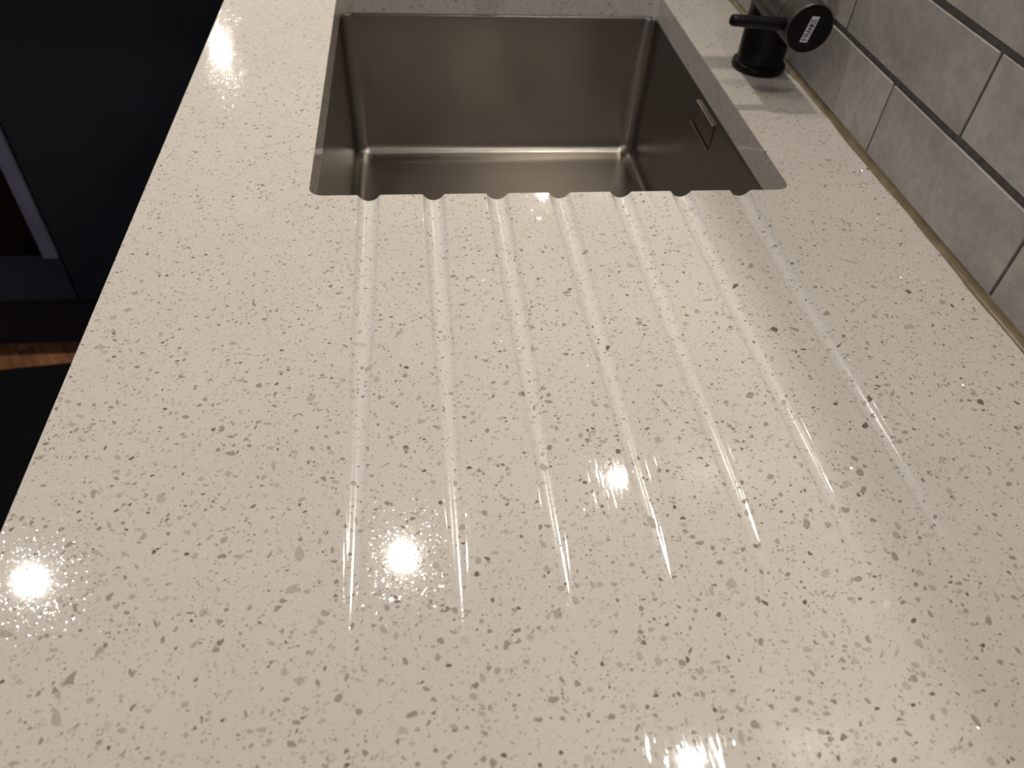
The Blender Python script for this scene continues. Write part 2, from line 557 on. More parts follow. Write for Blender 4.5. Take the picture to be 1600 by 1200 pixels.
# underside, as four strips round the hole
b0 = len(vs)
for x, y in ((0, -1.5), (W, -1.5), (W, 1.42), (0, 1.42), (SX0, 0), (SX1, 0), (SX1, SY1), (SX0, SY1)): vs.append((x, y, T - TH))
for k in range(4): fs.append((b0 + (k + 1) % 4, b0 + k, b0 + 4 + k, b0 + 4 + (k + 1) % 4))
me = bpy.data.meshes.new('worktop')
me.from_pydata(vs, [], fs)
sm = [k < ntop for k in range(len(fs))]
me.polygons.foreach_set('use_smooth', sm)
me.update()
def surf_n(x, y):
    if y > 0: return (0.0, 0.0, 1.0)
    h = 1e-4
    y = min(y, -2 * h)
    return tuple(Vector((-(surf(x + h, y) - surf(x - h, y)) / (2 * h), -(surf(x, y + h) - surf(x, y - h)) / (2 * h), 1)).normalized())
cut = me.attributes.new('cut', 'FLOAT', 'POINT')
cut.data.foreach_set('value', [min(1.0, max(0.0, (T - v[2]) / .0012)) if k < nvtop else 0.0 for k, v in enumerate(vs)])
me.normals_split_custom_set_from_vertices([surf_n(v[0], v[1]) if k < nvtop else (0, 0, 0) for k, v in enumerate(vs)])
worktop = lnk('worktop', me, M['quartz'])
tag(worktop, 'pale speckled quartz worktop with seven drainer grooves and a sink cut-out', 'worktop')

# the larger stone chips that lie open in the polished face
CH = """534,-3986,15,-42,-21,0,1;1462,-3268,11,-47,-27,-4,1;2247,-3784,30,-3,-2,-28,0;1444,-3464,31,15,11,-24,1;3585,-3603,13,-30,-26,-17,1;3276,-3205,18,-39,-23,-17,1;208,-3586,35,-6,5,-20,1;4471,-4345,6,-34,-17,-7,2;544,-3813,20,33,11,-10,2;4102,-3286,-3,-36,-30,-9,2;3397,-4321,-5,-34,-15,-1,1;3476,-4274,17,-16,-17,-15,2;750,-4038,2,-26,-18,5,0;3820,-3187,35,4,-5,-27,1;2619,-4090,33,2,0,-15,2;4327,-3769,21,-2,-14,-30,-1;2731,-4346,18,-13,-11,-13,0;4230,-4167,11,-21,-18,-10,1;4445,-4513,1,-20,-18,-6,1;732,-2883,25,-2,5,-27,1;4084,-3582,28,8,-2,-22,1;812,-4060,22,0,5,-15,1;3042,-3928,8,-24,-17,-7,1;1441,-2204,29,18,11,-27,1;1690,-4003,15,18,12,-11,2;1379,-4107,23,2,4,-14,1;2328,-4325,2,-22,-14,-1,2;1507,-4178,21,-7,-3,-14,2;2961,-4152,23,-2,-4,-16,0;2003,-4101,26,10,5,-12,2;2752,-2803,25,-18,-11,-22,1;4547,-2970,12,-24,-23,-19,2;3859,-4043,9,-22,-15,-8,0;3123,-3960,7,-22,-16,-7,1;740,-3575,16,10,12,-17,0;2439,-3825,-7,-26,-14,4,2;2268,-4046,19,-9,-7,-15,1;4407,-4069,-6,-25,-17,-3,0;3232,-3978,20,-10,-9,-14,2;3890,-4416,18,-9,-11,-12,0;4243,-3624,25,-7,-10,-17,2;3837,-3964,23,-6,-8,-15,1;4319,-4079,16,-14,-14,-12,1;3757,-4328,14,-14,-12,-10,2;4385,-3973,20,-6,-12,-17,1;2316,-3965,9,-19,-14,-7,1;2278,-3170,24,-7,-4,-20,1;3854,-4464,22,4,0,-13,1;2678,-3302,17,-25,-12,-11,1;4490,-3514,4,-27,-17,-9,2;1880,-3703,15,-20,-11,-9,1;4578,-3618,20,-11,-14,-16,1;652,-3921,16,5,8,-14,1;1778,-4068,19,-5,-2,-14,2;4106,-2339,-6,-29,-29,-5,2;1048,-3973,14,10,10,-12,1;310,-3791,16,6,9,-14,0;4795,-3898,-10,-24,-17,-1,2;3444,-2658,22,-17,-13,-20,1;2807,-3349,20,-2,-3,-21,0;4284,-4140,7,-20,-13,-7,2;2792,-3625,8,-24,-13,-7,1;4350,-4293,2,-19,-15,-5,1;4601,-3705,18,-13,-14,-14,1;2551,-3794,18,-9,-7,-15,1;3841,-4363,18,11,6,-11,3;392,-3434,4,20,15,-9,1;2141,-3781,18,-11,-7,-13,2;3615,-3352,24,-2,-6,-19,0;2731,-3558,22,-2,-3,-17,1;3242,-4086,20,8,4,-13,0;3387,-4108,8,-16,-14,-8,0;2857,-4185,20,5,2,-13,2;3949,-3895,4,-23,-14,-6,1;4736,-3408,26,-8,-11,-15,0;5457,-1765,32,-17,-17,-24,1;2299,-4123,20,-5,-3,-12,1;1448,-3864,9,18,12,-8,1;3629,-3908,-6,-23,-14,0,2;4428,-3044,21,-1,-11,-25,1;1894,-3593,16,-12,-8,-15,2;1807,-4238,8,-14,-12,-6,2;2712,-4117,17,-2,-2,-15,0;2920,-3683,19,-2,-3,-18,0;2175,-4166,17,-5,-3,-13,1;4203,-3929,14,-12,-13,-12,0;2133,-3384,18,2,2,-19,1;1038,-2601,30,-2,2,-16,2;1038,-3705,13,17,9,-9,1;1330,-4110,19,-7,-1,-10,1;604,-4038,12,16,8,-7,0;1590,-3644,7,-19,-13,-4,1;2095,-3602,18,-5,-3,-16,1;3490,-3359,26,-7,-6,-14,2;4730,-2631,21,-6,-15,-25,3;2293,-4307,10,14,10,-7,2;3060,-3852,9,-17,-13,-8,1;5047,-2519,12,-30,-16,-14,0;1978,-3863,9,-22,-10,-4,2;1721,-3915,7,21,10,-5,2;3740,-3916,22,-7,-7,-11,1;1140,-3739,18,4,5,-12,2;998,-4167,13,9,8,-9,1;2142,-4133,10,15,9,-6,0;3348,-4205,14,-11,-9,-9,1;4088,-3964,14,-12,-11,-10,1;3907,-4357,-1,-18,-13,-3,1;1725,-1724,33,-6,-1,-21,0;2843,-2635,29,-5,-4,-17,0;550,-3315,23,6,5,-11,1;2965,-3321,29,-2,-2,-12,0;2983,-4232,-8,-26,-8,1,0;715,-3441,15,6,8,-15,1;1905,-4276,8,-14,-10,-5,0;3175,-3856,19,-2,-4,-14,1;2785,-4061,14,-10,-8,-11,1;4512,-3091,25,16,4,-16,2;1167,-3261,23,-4,1,-13,1;470,-3480,9,-24,-10,0,2;1915,-4127,7,18,9,-4,0;3384,-3987,23,4,0,-11,1;3915,-4039,11,-16,-11,-8,0;1277,-2700,8,-34,-12,-2,1;1771,-1953,25,16,7,-20,1;610,-3432,14,21,8,-7,2;478,-4017,12,13,7,-7,0;2891,-3551,7,-21,-13,-6,1;2940,-3959,15,-11,-8,-10,1;5564,-2485,19,-13,-18,-21,3;487,-3189,23,-8,0,-13,1;1018,-3137,17,20,8,-9,1;2680,-3450,17,-1,-2,-18,1;3443,-3712,17,-1,-5,-16,0;5077,-2911,16,-11,-16,-19,1;2866,-3638,18,-1,-3,-15,0;4069,-4388,16,-1,-6,-12,1;512,-3886,11,11,9,-9,1;1410,-3520,21,-4,0,-12,2;2070,-3996,18,-8,-4,-10,2;3691,-3695,4,-21,-12,-5,2;2734,-4027,10,-16,-9,-6,2;2542,-4170,19,-2,-1,-10,2;4149,-3940,6,-18,-12,-7,2;4020,-4219,8,-15,-11,-7,2;1564,-3786,15,16,7,-8,1;1578,-3451,23,5,3,-11,0;2659,-4142,18,-11,-5,-8,1;4139,-4374,14,-12,-8,-7,2;1518,-3479,15,9,7,-13,1;1561,-3686,17,2,3,-13,1;3562,-3478,21,0,-3,-15,2;5005,-3137,13,-15,-16,-15,1;4354,-3217,25,7,-2,-16,2;137,-1695,25,4,7,-21,1;2804,-2671,0,-25,-17,-3,2;899,-3101,21,-4,2,-14,1;793,-3815,12,-21,-8,-3,2;502,-4073,4,16,9,-5,2;1735,-3672,-3,-23,-10,3,2;1934,-3739,-4,-22,-9,3,1;1520,-4090,18,-5,-1,-10,2;1470,-3990,16,6,5,-10,2;2077,-3892,19,-2,0,-11,0;1638,-3037,7,28,10,-5,2;3091,-4007,22,-2,-2,-10,0;2668,-4006,10,-16,-9,-6,2;2643,-3402,16,-1,-2,-18,0;3814,-4075,10,-17,-10,-6,2;4023,-4469,14,-1,-6,-12,3;4596,-3333,1,-26,-13,-6,1;4542,-4225,18,-5,-8,-10,1;346,-3133,18,17,7,-9,2;2378,-4300,14,-4,-3,-11,3;2398,-3092,18,4,2,-18,2;3111,-3456,13,-11,-11,-14,1;3708,-4181,16,-1,-5,-13,2;4014,-2964,20,-1,-7,-20,2;3527,-2768,22,-10,-8,-16,0;363,-3672,0,16,12,-5,0;859,-3471,8,14,11,-10,0;514,-2845,19,-1,4,-17,1;1596,-3926,6,-16,-10,-3,2;1604,-4043,8,20,7,-4,0;3301,-4025,4,-15,-12,-5,1;3345,-4026,16,-4,-6,-12,0;141,-2334,21,-1,5,-19,1;4479,-1746,23,-12,-13,-24,3;4977,-2477,22,23,10,-13,0;1086,-3252,18,9,6,-11,2;2901,-4289,19,-2,-2,-8,1;3984,-4029,11,-15,-10,-7,2;1128,-2084,20,4,5,-22,2;896,-3671,2,18,11,-5,2;899,-3986,17,-4,0,-10,1;1792,-3887,17,-8,-3,-10,1;4476,-2940,17,-10,-12,-16,1;2928,-3553,16,-1,-3,-16,1;3051,-3630,16,-1,-3,-15,0;3131,-3195,15,-1,-4,-20,1;386,-3608,15,-9,-2,-11,2;622,-3204,16,-1,4,-15,1;413,-2807,10,14,12,-14,0;1738,-4279,14,-1,0,-10,3;1560,-4235,14,-1,1,-10,1;963,-2414,15,-16,-8,-16,2;4475,-3290,21,-6,-8,-13,2;4189,-2617,19,-12,-11,-16,0;958,-3245,17,4,5,-13,1;4557,-2869,19,-16,-10,-12,2;594,-2959,24,-7,1,-11,0;1379,-3728,17,-4,-1,-11,1;3819,-3114,22,7,0,-15,2;2845,-4327,16,-1,-2,-9,1;4292,-3184,2,-21,-15,-7,1;4257,-4015,18,20,7,-4,1;435,-3187,6,14,12,-10,1;69,-2152,21,-11,1,-18,1;5164,-2736,14,-17,-14,-13,1;1045,-2739,3,24,12,-6,1;244,-2359,15,11,9,-16,1;4207,-1610,24,-7,-10,-23,1;4910,-1601,29,6,-7,-24,2;2328,-3450,14,-1,-1,-16,3;3988,-4400,13,-1,-5,-12,2;431,-3875,9,10,8,-8,2;927,-3057,14,-13,-6,-12,1;510,-3030,12,-23,-9,-4,1;1376,-4033,5,15,8,-5,1;3586,-3868,12,-12,-9,-8,1;4410,-3769,16,-1,-7,-14,2;4418,-3867,-2,-13,-18,-4,3;5042,-3382,4,-20,-14,-8,1;4024,-3272,24,9,0,-12,1;1305,-4035,7,-19,-7,-1,2;1334,-3636,20,-2,1,-9,0;2960,-4241,11,17,7,-3,2;5120,-3568,18,-11,-10,-10,2;4709,-3910,20,-6,-7,-9,1;2849,-2319,29,-7,-3,-13,2;4620,-1750,35,-25,-7,-12,2;4391,-4440,7,-10,-11,-7,2;5380,-3110,20,-1,-10,-16,2;170,-2272,25,-10,1,-14,1;1955,-1662,24,20,6,-16,1;2608,-2151,21,9,3,-19,1;3663,-3429,24,-7,-4,-9,1;3179,-4234,-2,-21,-7,-1,1;920,-1700,28,6,4,-15,1;850,-3010,18,8,5,-11,1;849,-3590,9,-21,-7,-2,2;3717,-3716,13,-14,-8,-7,3;3422,-4121,15,-6,-5,-9,2;4519,-3837,3,-19,-10,-5,2;4731,-3734,21,2,-4,-11,1;1969,-2749,11,11,10,-16,1;5156,-2989,17,-1,-10,-19,1;138,-1419,24,6,6,-18,1;1123,-2145,18,-1,2,-20,0;3529,-2514,23,-1,-4,-16,1;3073,-2577,18,-1,-3,-19,1;5453,-3016,23,10,-2,-16,1;4910,-2938,19,-1,-9,-18,0;2497,-3215,8,-14,-11,-9,1;3104,-3695,13,-1,-3,-15,2;2369,-3751,13,-6,-5,-11,2;3182,-3653,16,-1,-3,-12,2;1214,-2392,25,1,2,-13,1;1923,-2276,18,8,5,-18,1;2138,-2873,17,-5,-3,-15,1;940,-4181,15,1,3,-7,2;75,-2958,10,15,9,-9,2;3198,-4282,17,-2,-2,-8,2;1011,-2035,23,-4,1,-16,1;1618,-2835,21,-4,0,-12,1;1233,-2779,10,18,9,-10,1;1096,-3098,17,-1,2,-13,1;2436,-3335,17,-5,-3,-12,1;3599,-3714,17,-1,-4,-11,1;4331,-4215,16,-1,-5,-9,3;5107,-3623,7,-13,-13,-9,1;4310,-2397,17,6,-2,-23,1;1626,-4097,17,6,3,-6,1;2072,-4143,10,15,6,-4,2;1710,-2840,14,9,7,-14,1;3123,-2339,14,-14,-10,-16,1;3974,-2716,19,-1,-6,-17,0;5110,-2916,14,-1,-12,-22,0;664,-1983,22,-1,3,-16,2;1462,-3185,14,-1,1,-14,2;2644,-4172,13,-1,-2,-10,2;2446,-4099,13,-1,-1,-10,2;4220,-4254,13,-1,-5,-10,3;4027,-3090,5,-15,-14,-9,2;1640,-3761,13,9,5,-8,1;3436,-3284,13,-14,-8,-9,2;2876,-4328,11,12,6,-4,1;2719,-3195,19,-1,-2,-11,2;5176,-3303,15,-9,-10,-11,2;4851,-4050,3,-14,-10,-5,2;746,-2313,23,-4,2,-13,2;3115,-2648,19,-1,-3,-15,1;1734,-3082,3,-26,-8,0,1;4995,-3789,12,-13,-9,-7,2;1995,-2651,15,-1,0,-18,2;4556,-1042,12,-17,-18,-26,2;4822,-2432,13,-9,-14,-19,1;2091,-2432,16,7,4,-17,1;2256,-2878,9,-16,-10,-9,1;3124,-1291,33,3,-2,-16,2;273,-1643,21,2,5,-17,1;1374,-2612,18,3,3,-13,1;5658,-2752,12,-16,-12,-11,1;908,-2766,14,6,6,-13,1;3192,-2728,13,-12,-9,-13,3;3195,-2375,14,-14,-9,-14,1;4392,-2672,15,-9,-10,-15,1;2170,-3899,15,-1,0,-9,3;3319,-4198,4,-13,-8,-3,3;652,-3066,19,-1,2,-10,1;4751,-3693,20,-4,-5,-8,2;538,-2772,19,-3,2,-11,1;3642,-997,28,-1,-4,-20,1;4123,-2582,15,14,7,-13,2;3226,-1951,9,-24,-11,-11,1;5277,-2898,20,-1,-8,-13,1;5592,-2721,23,3,-6,-14,1;2347,-3923,13,-1,-1,-10,2;443,-2587,15,-4,2,-16,1;2388,-2448,15,6,3,-17,1;1558,-2813,13,-10,-5,-13,2;4194,-2752,8,-14,-14,-12,1;1020,-2480,23,-4,1,-11,2;1322,-3261,9,22,6,-4,2;1580,-2091,28,-9,-1,-10,1;1640,-3325,15,-1,1,-10,2;3467,-3320,16,-5,-5,-11,2;4049,-4255,14,-1,-4,-8,3;1239,-2258,20,-6,0,-13,2;1264,-2387,20,-4,0,-13,0;771,-2462,19,-1,2,-12,1;4830,-2542,16,-11,-9,-12,2;470,-1594,14,14,9,-16,1;2968,-1961,20,-1,-3,-17,0;4366,-1258,25,5,-4,-21,3;461,-2684,20,1,3,-10,1;317,-952,28,-13,1,-16,1;2358,-2327,23,-7,-2,-11,1;5628,-1392,18,-20,-12,-15,3;2050,-3191,12,-1,0,-14,2;2169,-3011,13,-1,-1,-15,3;2617,-4312,10,-1,-1,-9,3;2458,-2525,9,16,11,-9,2;1567,-2596,8,-16,-10,-8,2;3395,-2879,14,-1,-4,-16,2;2174,-2747,15,-1,-1,-15,1;2857,-2264,16,-1,-2,-17,2;5447,-2465,15,-5,-12,-17,2;2110,-2315,19,6,2,-13,1;4955,-2698,19,-4,-7,-13,2;1938,-3542,13,-11,-4,-6,3;3952,-3500,18,-1,-3,-9,1;1247,-2572,20,1,2,-11,1;472,-2733,15,-1,3,-13,2;423,-1798,17,-1,4,-17,0;1832,-2079,20,12,4,-11,1;2074,-2244,6,22,10,-6,1;1914,-2539,16,3,2,-14,2;3031,-2631,12,-13,-8,-11,2;5569,-2388,12,-17,-11,-10,1;2515,-3646,13,-4,-3,-9,3;4563,-3703,1,-14,-11,-4,2;115,-2756,19,1,3,-9,2;833,-2181,12,6,7,-16,2;2254,-1675,16,-1,-1,-20,1;1816,-2358,14,-1,0,-16,1;4007,-2668,15,-1,-5,-16,2;44,-1438,21,2,4,-14,1;658,-3335,11,-1,3,-12,2;3452,-3968,3,-13,-8,-3,3;3074,-4114,14,0,-1,-7,3;3584,-4040,-4,-14,-8,0,2;4696,-4015,12,-1,-6,-10,3;1131,-2552,15,-1,2,-14,2;1475,-2591,15,-4,-1,-13,2;1845,-2226,16,-3,-1,-15,2;1975,-2207,16,-1,0,-15,1;2887,-2489,14,-8,-6,-13,1;2267,-2197,16,-5,-3,-15,1;2962,-2933,11,-10,-7,-11,3;4950,-1310,18,-6,-11,-21,2;398,-1950,16,3,5,-14,0;1408,-1595,21,-4,0,-14,1;2344,-1070,24,2,0,-17,2;2459,-2735,15,9,4,-10,1;2549,-2843,11,-14,-7,-8,1;3566,-2225,19,5,-1,-14,2;5262,-2783,2,-17,-12,-7,1;3311,-1846,14,-1,-4,-22,3;135,-2179,14,-1,4,-15,2;1007,-1320,13,-20,-8,-12,2;2497,-2785,14,-1,-1,-13,2;478,-1354,18,5,4,-15,1;1247,-1978,19,-1,1,-13,1;2339,-2787,17,-1,-1,-10,3;1596,-1375,21,-1,1,-15,1;3895,-2583,18,-3,-4,-11,2;4945,-2384,20,-1,-6,-12,1;1213,-4056,9,-1,1,-9,3;208,-1820,16,-1,4,-15,1;2003,-1976,17,-1,0,-15,3;1648,-2680,15,-1,1,-12,2;4592,-2929,12,-7,-8,-11,2;5155,-3051,16,-1,-6,-11,2;800,-1681,20,5,3,-12,0;1106,-2504,16,10,4,-8,2;175,-2376,11,14,6,-8,2;760,-2078,4,26,7,-5,2;1623,-1762,20,-17,-3,-10,2;2169,-2345,21,1,0,-10,1;3590,-1704,24,-1,-3,-12,1;4863,-2418,15,-1,-7,-15,3;198,-1634,19,-8,1,-13,2;3938,-2387,19,5,-1,-12,2;3419,-2494,17,-1,-3,-11,1;3713,-2624,15,-7,-5,-10,1;4593,-1799,15,-11,-9,-13,1;5068,-1750,21,-1,-7,-15,1;4863,-2726,13,-9,-8,-10,2;863,-2529,14,-4,0,-12,1;1289,-1959,15,-1,1,-15,2;3898,-2686,20,-1,-3,-9,1;5249,-2237,10,-18,-9,-9,1;5123,-2118,23,-1,-5,-11,1;1005,-3588,10,-1,2,-9,3;219,-2187,14,3,4,-11,2;2500,-1945,17,-3,-2,-13,2;2089,-2793,14,4,2,-10,3;2529,-2140,15,11,3,-11,2;2630,-2007,2,-23,-9,-3,2;3301,-2778,4,-17,-8,-5,2;3883,-1654,19,-1,-4,-15,1;1090,-1482,20,-6,0,-12,2;573,-2777,14,4,3,-8,2;2473,-2236,23,-1,-1,-9,1;4497,-1169,21,-7,-6,-14,1;5799,-2507,12,-17,-8,-7,3;5320,-2996,6,-15,-9,-6,2;4578,-4221,14,-1,-3,-6,3;346,-2175,12,-28,-5,-2,2;2164,-2475,20,-1,0,-8,2;5964,-1715,24,-4,-7,-11,2;319,-2213,16,-1,2,-10,2;549,-2129,12,6,5,-11,1;4620,-2445,16,-1,-5,-12,3;5337,-2136,15,-5,-8,-13,1;5769,-1261,24,-4,-7,-12,1;5954,-1992,15,-1,-9,-16,2;3402,-2570,17,6,0,-9,3;3676,-2589,11,-11,-6,-8,1;3659,-2808,13,-8,-5,-8,3;5879,-1560,5,-19,-12,-10,3;622,-2242,14,-1,2,-10,3;2387,-1387,25,2,0,-9,2;5441,-2318,7,-10,-11,-11,2;4609,-1952,24,-1,-3,-8,3;5754,-2374,11,-16,-6,-6,3;4869,-1922,16,-1,-5,-12,3;2221,-2316,7,-19,-5,-4,2;3423,-2036,17,-1,-2,-9,2;3595,-1662,22,-4,-2,-8,3;616,-1846,16,4,2,-7,3"""
allv, allf, allm, alln = [], [], [], []
def chip_geo(c, r):
    X, Y, ax, ay, bx, by = [q * 1e-4 for q in c[:6]]
    n = r.choice((6, 7, 8))
    ph = r.uniform(0, 6.28)
    ring = []
    sx = r.uniform(-.25, .25)
    for k in range(n):
        t = ph + 2 * math.pi * (k + r.uniform(-.32, .32)) / n
        q = r.uniform(.78, 1.16)
        a, b = math.cos(t) * q, math.sin(t) * q
        b *= 1 + sx * a * 1.6
        ring.append((X + ax * a + bx * b, Y + ay * a + by * b))
    if ax * by - ay * bx < 0: ring.reverse()
    pts = [(X, Y)]
    for s in (.5, 1.0):
        for k in range(n):
            p0, p1 = ring[k], ring[(k + 1) % n]
            for h in (0, .5):
                px, py = p0[0] + (p1[0] - p0[0]) * h, p0[1] + (p1[1] - p0[1]) * h
                pts.append((X + (px - X) * s, Y + (py - Y) * s))
    m = 2 * n
    v = [(x, y, T + surf(x, y) + 7e-5) for x, y in pts]
    # a short skirt lets the chip run down into the slab
    v += v[1 + m:]
    v += [(x, y, T + surf(x, y) - 4e-4) for x, y in pts[1 + m:]]
    f_ = []
    for k in range(m):
        k2 = (k + 1) % m
        f_.append((0, 1 + k, 1 + k2))
        f_.append((1 + k, 1 + m + k, 1 + m + k2, 1 + k2))
        f_.append((1 + 2 * m + k, 1 + 3 * m + k, 1 + 3 * m + k2, 1 + 2 * m + k2))
    nn = [surf_n(x, y) for x, y in pts] + [(0, 0, 0)] * (2 * m)
    return v, f_, nn
r2 = random.Random(11)
MI = {-1: 0, 0: 1, 1: 2, 2: 3, 3: 4}
for n_, rec in enumerate(CH.split(';')):
    c = [int(q) for q in rec.split(',')]
    v, f_, nn = chip_geo(c, r2)
    if n_ < 280:
        o = mesh('stone_chip', v, f_, M['chips'][c[6]], worktop, smooth=True)
        o.data.normals_split_custom_set_from_vertices(nn)
    else:
        b = len(allv)
        allv += v; alln += nn
        for q in f_:
            allf.append(tuple(b + z for z in q)); allm.append(MI[c[6]])
o = mesh('stone_chips', allv, allf, None, worktop, smooth=True)
o.data.normals_split_custom_set_from_vertices(alln)
for k in (-1, 0, 1, 2, 3): o.data.materials.append(M['chips'][k])
o.data.polygons.foreach_set('material_index', allm)
o['kind'] = 'stuff'

# ------------------------------------------------------------------ sink bowl hung under the cut-out
sink = thing('sink', 'brushed steel undermount sink bowl set into the pale quartz worktop', 'sink')
sink.location = (.3259, .2307, T - TH)
def rrect(x0, x1, y0, y1, r, z, n=8):
    p = []
    for cx, cy, a0 in ((x1 - r, y1 - r, 0), (x0 + r, y1 - r, 90), (x0 + r, y0 + r, 180), (x1 - r, y0 + r, 270)):
        for k in range(n + 1):
            a = math.radians(a0 + 90 * k / n)
            p.append((cx + r * math.cos(a), cy + r * math.sin(a), z))
    return p
bx0, bx1, by0, by1 = SX0 - .0016, SX1 + .0016, SY0 - .0016, SY1 + .0016
zt, zb, fr_ = T - TH - .0018, T - .2165, .016
loops = [rrect(bx0 - .022, bx1 + .022, by0 - .022, by1 + .022, .03, zt),
         rrect(bx0 - .0008, bx1 + .0008, by0 - .0008, by1 + .0008, .0152, zt),
         rrect(bx0 - .0002, bx1 + .0002, by0 - .0002, by1 + .0002, .015, zt - .0002),
         rrect(bx0, bx1, by0, by1, .015, zt - .0010),
         rrect(bx0, bx1, by0, by1, .0155, zt - .0045)]
for q in (.05, .10, .15, .1695):
    loops.append(rrect(bx0 + .004 * q / .17, bx1 - .004 * q / .17, by0 + .004 * q / .17, by1 - .004 * q / .17, .018, T - TH - q))
for k in range(0, 9):
    a = math.pi / 2 * k / 8
    ins = .004 + fr_ * (1 - math.cos(a))
    loops.append(rrect(bx0 + ins, bx1 - ins, by0 + ins, by1 - ins, max(.018 - .004 * (1 - math.cos(a)), .012), zb + fr_ * (1 - math.sin(a))))
last = loops[-1]
dcx, dcy, dr = .3259, .2307, .045
i2 = .004 + fr_ + .004
loops.append(rrect(bx0 + i2, bx1 - i2, by0 + i2, by1 - i2, .011, zb))
for t in (.3, .65, 1.0):
    lp = []
    for x, y, z in last:
        a = math.atan2(y - dcy, x - dcx)
        tx, ty = dcx + dr * math.cos(a), dcy + dr * math.sin(a)
        lp.append((x + (tx - x) * t, y + (ty - y) * t, zb - .004 * t))
    loops.append(lp)
bv, bf = [], []
N = len(last)
for lp in loops: bv += lp
for i in range(len(loops) - 1):
    for k in range(N):
        a, b = i * N + k, i * N + (k + 1) % N
        bf.append((a, a + N, b + N, b))
inv = Matrix.Translation(sink.location).inverted()
bas = mesh('basin', [inv @ Vector(v) for v in bv], bf, M['steel'], sink, smooth=True)
md = bas.modifiers.new('sheet', 'SOLIDIFY'); md.thickness = .0009; md.offset = -1
def at(px, py, pz): return Matrix.Translation(Vector((px, py, pz)) - sink.location)
lathe('drain', [(.0455, .0005), (.043, .0012), (.040, -.001), (.038, -.010), (.0, -.010)], M['steel2'], sink, mat=at(dcx, dcy, zb - .004))
lathe('strainer', [(.0, .0), (.010, .0005), (.013, -.003), (.030, -.0045), (.034, -.003), (.034, -.006), (.0, -.007)], M['steel2'], sink, mat=at(dcx, dcy, zb - .006))
# square overflow plate on the wall-side face
ofx = bx1 - .0019
o_ = inv.translation
def plate(name, y0, y1, z0, z1, d, m, par, bev=.0003):
    bm = bmesh.new()
    box_bm(bm, ofx - d + o_.x, ofx + .0004 + o_.x, y0 + o_.y, y1 + o_.y, T + z0 + o_.z, T + z1 + o_.z, bev, 1)
    return fin(name, bm, m, par)
ov = plate('overflow', .1900, .2540, -.0672, -.0410, .0003, M['slot_shade'], sink, .0001)  # near-black sheet stands in for the shade inside the slot
plate('overflow_cover', .1895, .2505, -.0632, -.0412, .0007, M['steel'], ov)
plate('overflow_lip', .1905, .2515, -.0412, -.0398, .0016, M['steel2'], ov)
plate('overflow_lip', .1905, .2560, -.0690, -.0671, .0016, M['steel2'], ov)

# ------------------------------------------------------------------ tiled splashback
TX = .616
TLn, THt = .2027, .0622
PY, PZ = .2061, .0679
me_t = None
bm = bmesh.new()
box_bm(bm, 0, .0075, -TLn / 2, TLn / 2, -THt / 2, THt / 2, .0008, 2)
bmesh.ops.recalc_face_normals(bm, faces=bm.faces)
me_t = bpy.data.meshes.new('tile'); bm.to_mesh(me_t); bm.free()
me_t.materials.append(M['tile'])
box('grout', TX + .0018, XW + .0005, -1.5, 1.42, T + .001, T + .7, M['grout'], wall_right)
for r in range(10):
    z = T + .0047 + THt / 2 + r * PZ
    y0 = (.0543 if r % 2 == 0 else -.0478) + PY / 2
    for k in range(-6, 6):
        yc = y0 + k * PY
        if yc - TLn / 2 < -1.3 or yc + TLn / 2 > 1.42 or z + THt / 2 > T + .7: continue
        o = bpy.data.objects.new('tile', me_t)
        C.objects.link(o); o.parent = wall_right
        o.location = (TX + rng.uniform(-.0004, .0005), yc + rng.uniform(-.0004, .0004), z + rng.uniform(-.0003, .0003))
        o.rotation_euler = (rng.uniform(-.003, .003), rng.uniform(-.006, .006), rng.uniform(-.003, .003))
# bead of sealant along the foot of the tiles
sv, sf = [], []
ys = [-1.5 + .02 * k for k in range(147)]
for y in ys:
    w = .0052 + .0007 * math.sin(y * 31) + .0005 * math.sin(y * 83 + 1)
    h = .0056 + .0006 * math.sin(y * 27 + 2)
    for k in range(7):
        a = math.pi / 2 * k / 6
        # hollow curve from the worktop up to the tile
        sv.append((TX + .0005 - w * (1 - math.sin(a) * .92) , y, T + .0001 + h * (1 - math.cos(a)) ))
    sv.append((TX + .004, y, T + .0001 + h)); sv.append((TX + .004, y, T + .0001))
K = 9
for i in range(len(ys) - 1):
    for k in range(K - 1):
        sf.append((i * K + k, (i + 1) * K + k, (i + 1) * K + k + 1, i * K + k + 1))
sl = mesh('trim_1', sv, sf, M['seal'], None, smooth=True)
struct(sl)

# ------------------------------------------------------------------ mixer tap
tap = thing('mixer_tap', 'matt black mixer tap with side lever, standing between sink and grey tiles', 'tap')
BX, BY = .5805, .2437
tap.location = (BX, BY, T)
def loc(x, y, z): return Vector((x - BX, y - BY, z))
AZ, HX = .0757, -.0045          # height of the lever housing's axis, its sideways offset
lathe('base_flange', [(.0, .0), (.0272, .0), (.0280, .0012), (.0280, .0058), (.0268, .0078), (.0250, .0088), (.0, .0088)], M['black'], tap)
lathe('body', [(.0, .0085), (.0243, .0085), (.0243, .104), (.0232, .106), (.0135, .107), (.0135, .112), (.0, .112)], M['black'], tap)
ry = Matrix.Translation((HX, 0, AZ)) @ Matrix.Rotation(math.radians(90), 4, 'X')     # local z runs towards the near side
d1, d2 = BY - .1755, BY - .149
lathe('lever_housing', [(.0, .0), (.0219, .0), (.0219, d1 - .0008), (.0212, d1), (.0, d1)], M['black_sheen'], tap, mat=ry)
cap = lathe('handle_cap', [(.0, d1 - .001), (.0195, d1 - .001), (.0195, d1 + .0014), (.0214, d1 + .0014), (.0222, d1 + .0022), (.0222, d2 - .0012), (.0214, d2), (.0, d2)], M['black_sheen'], tap, mat=ry)
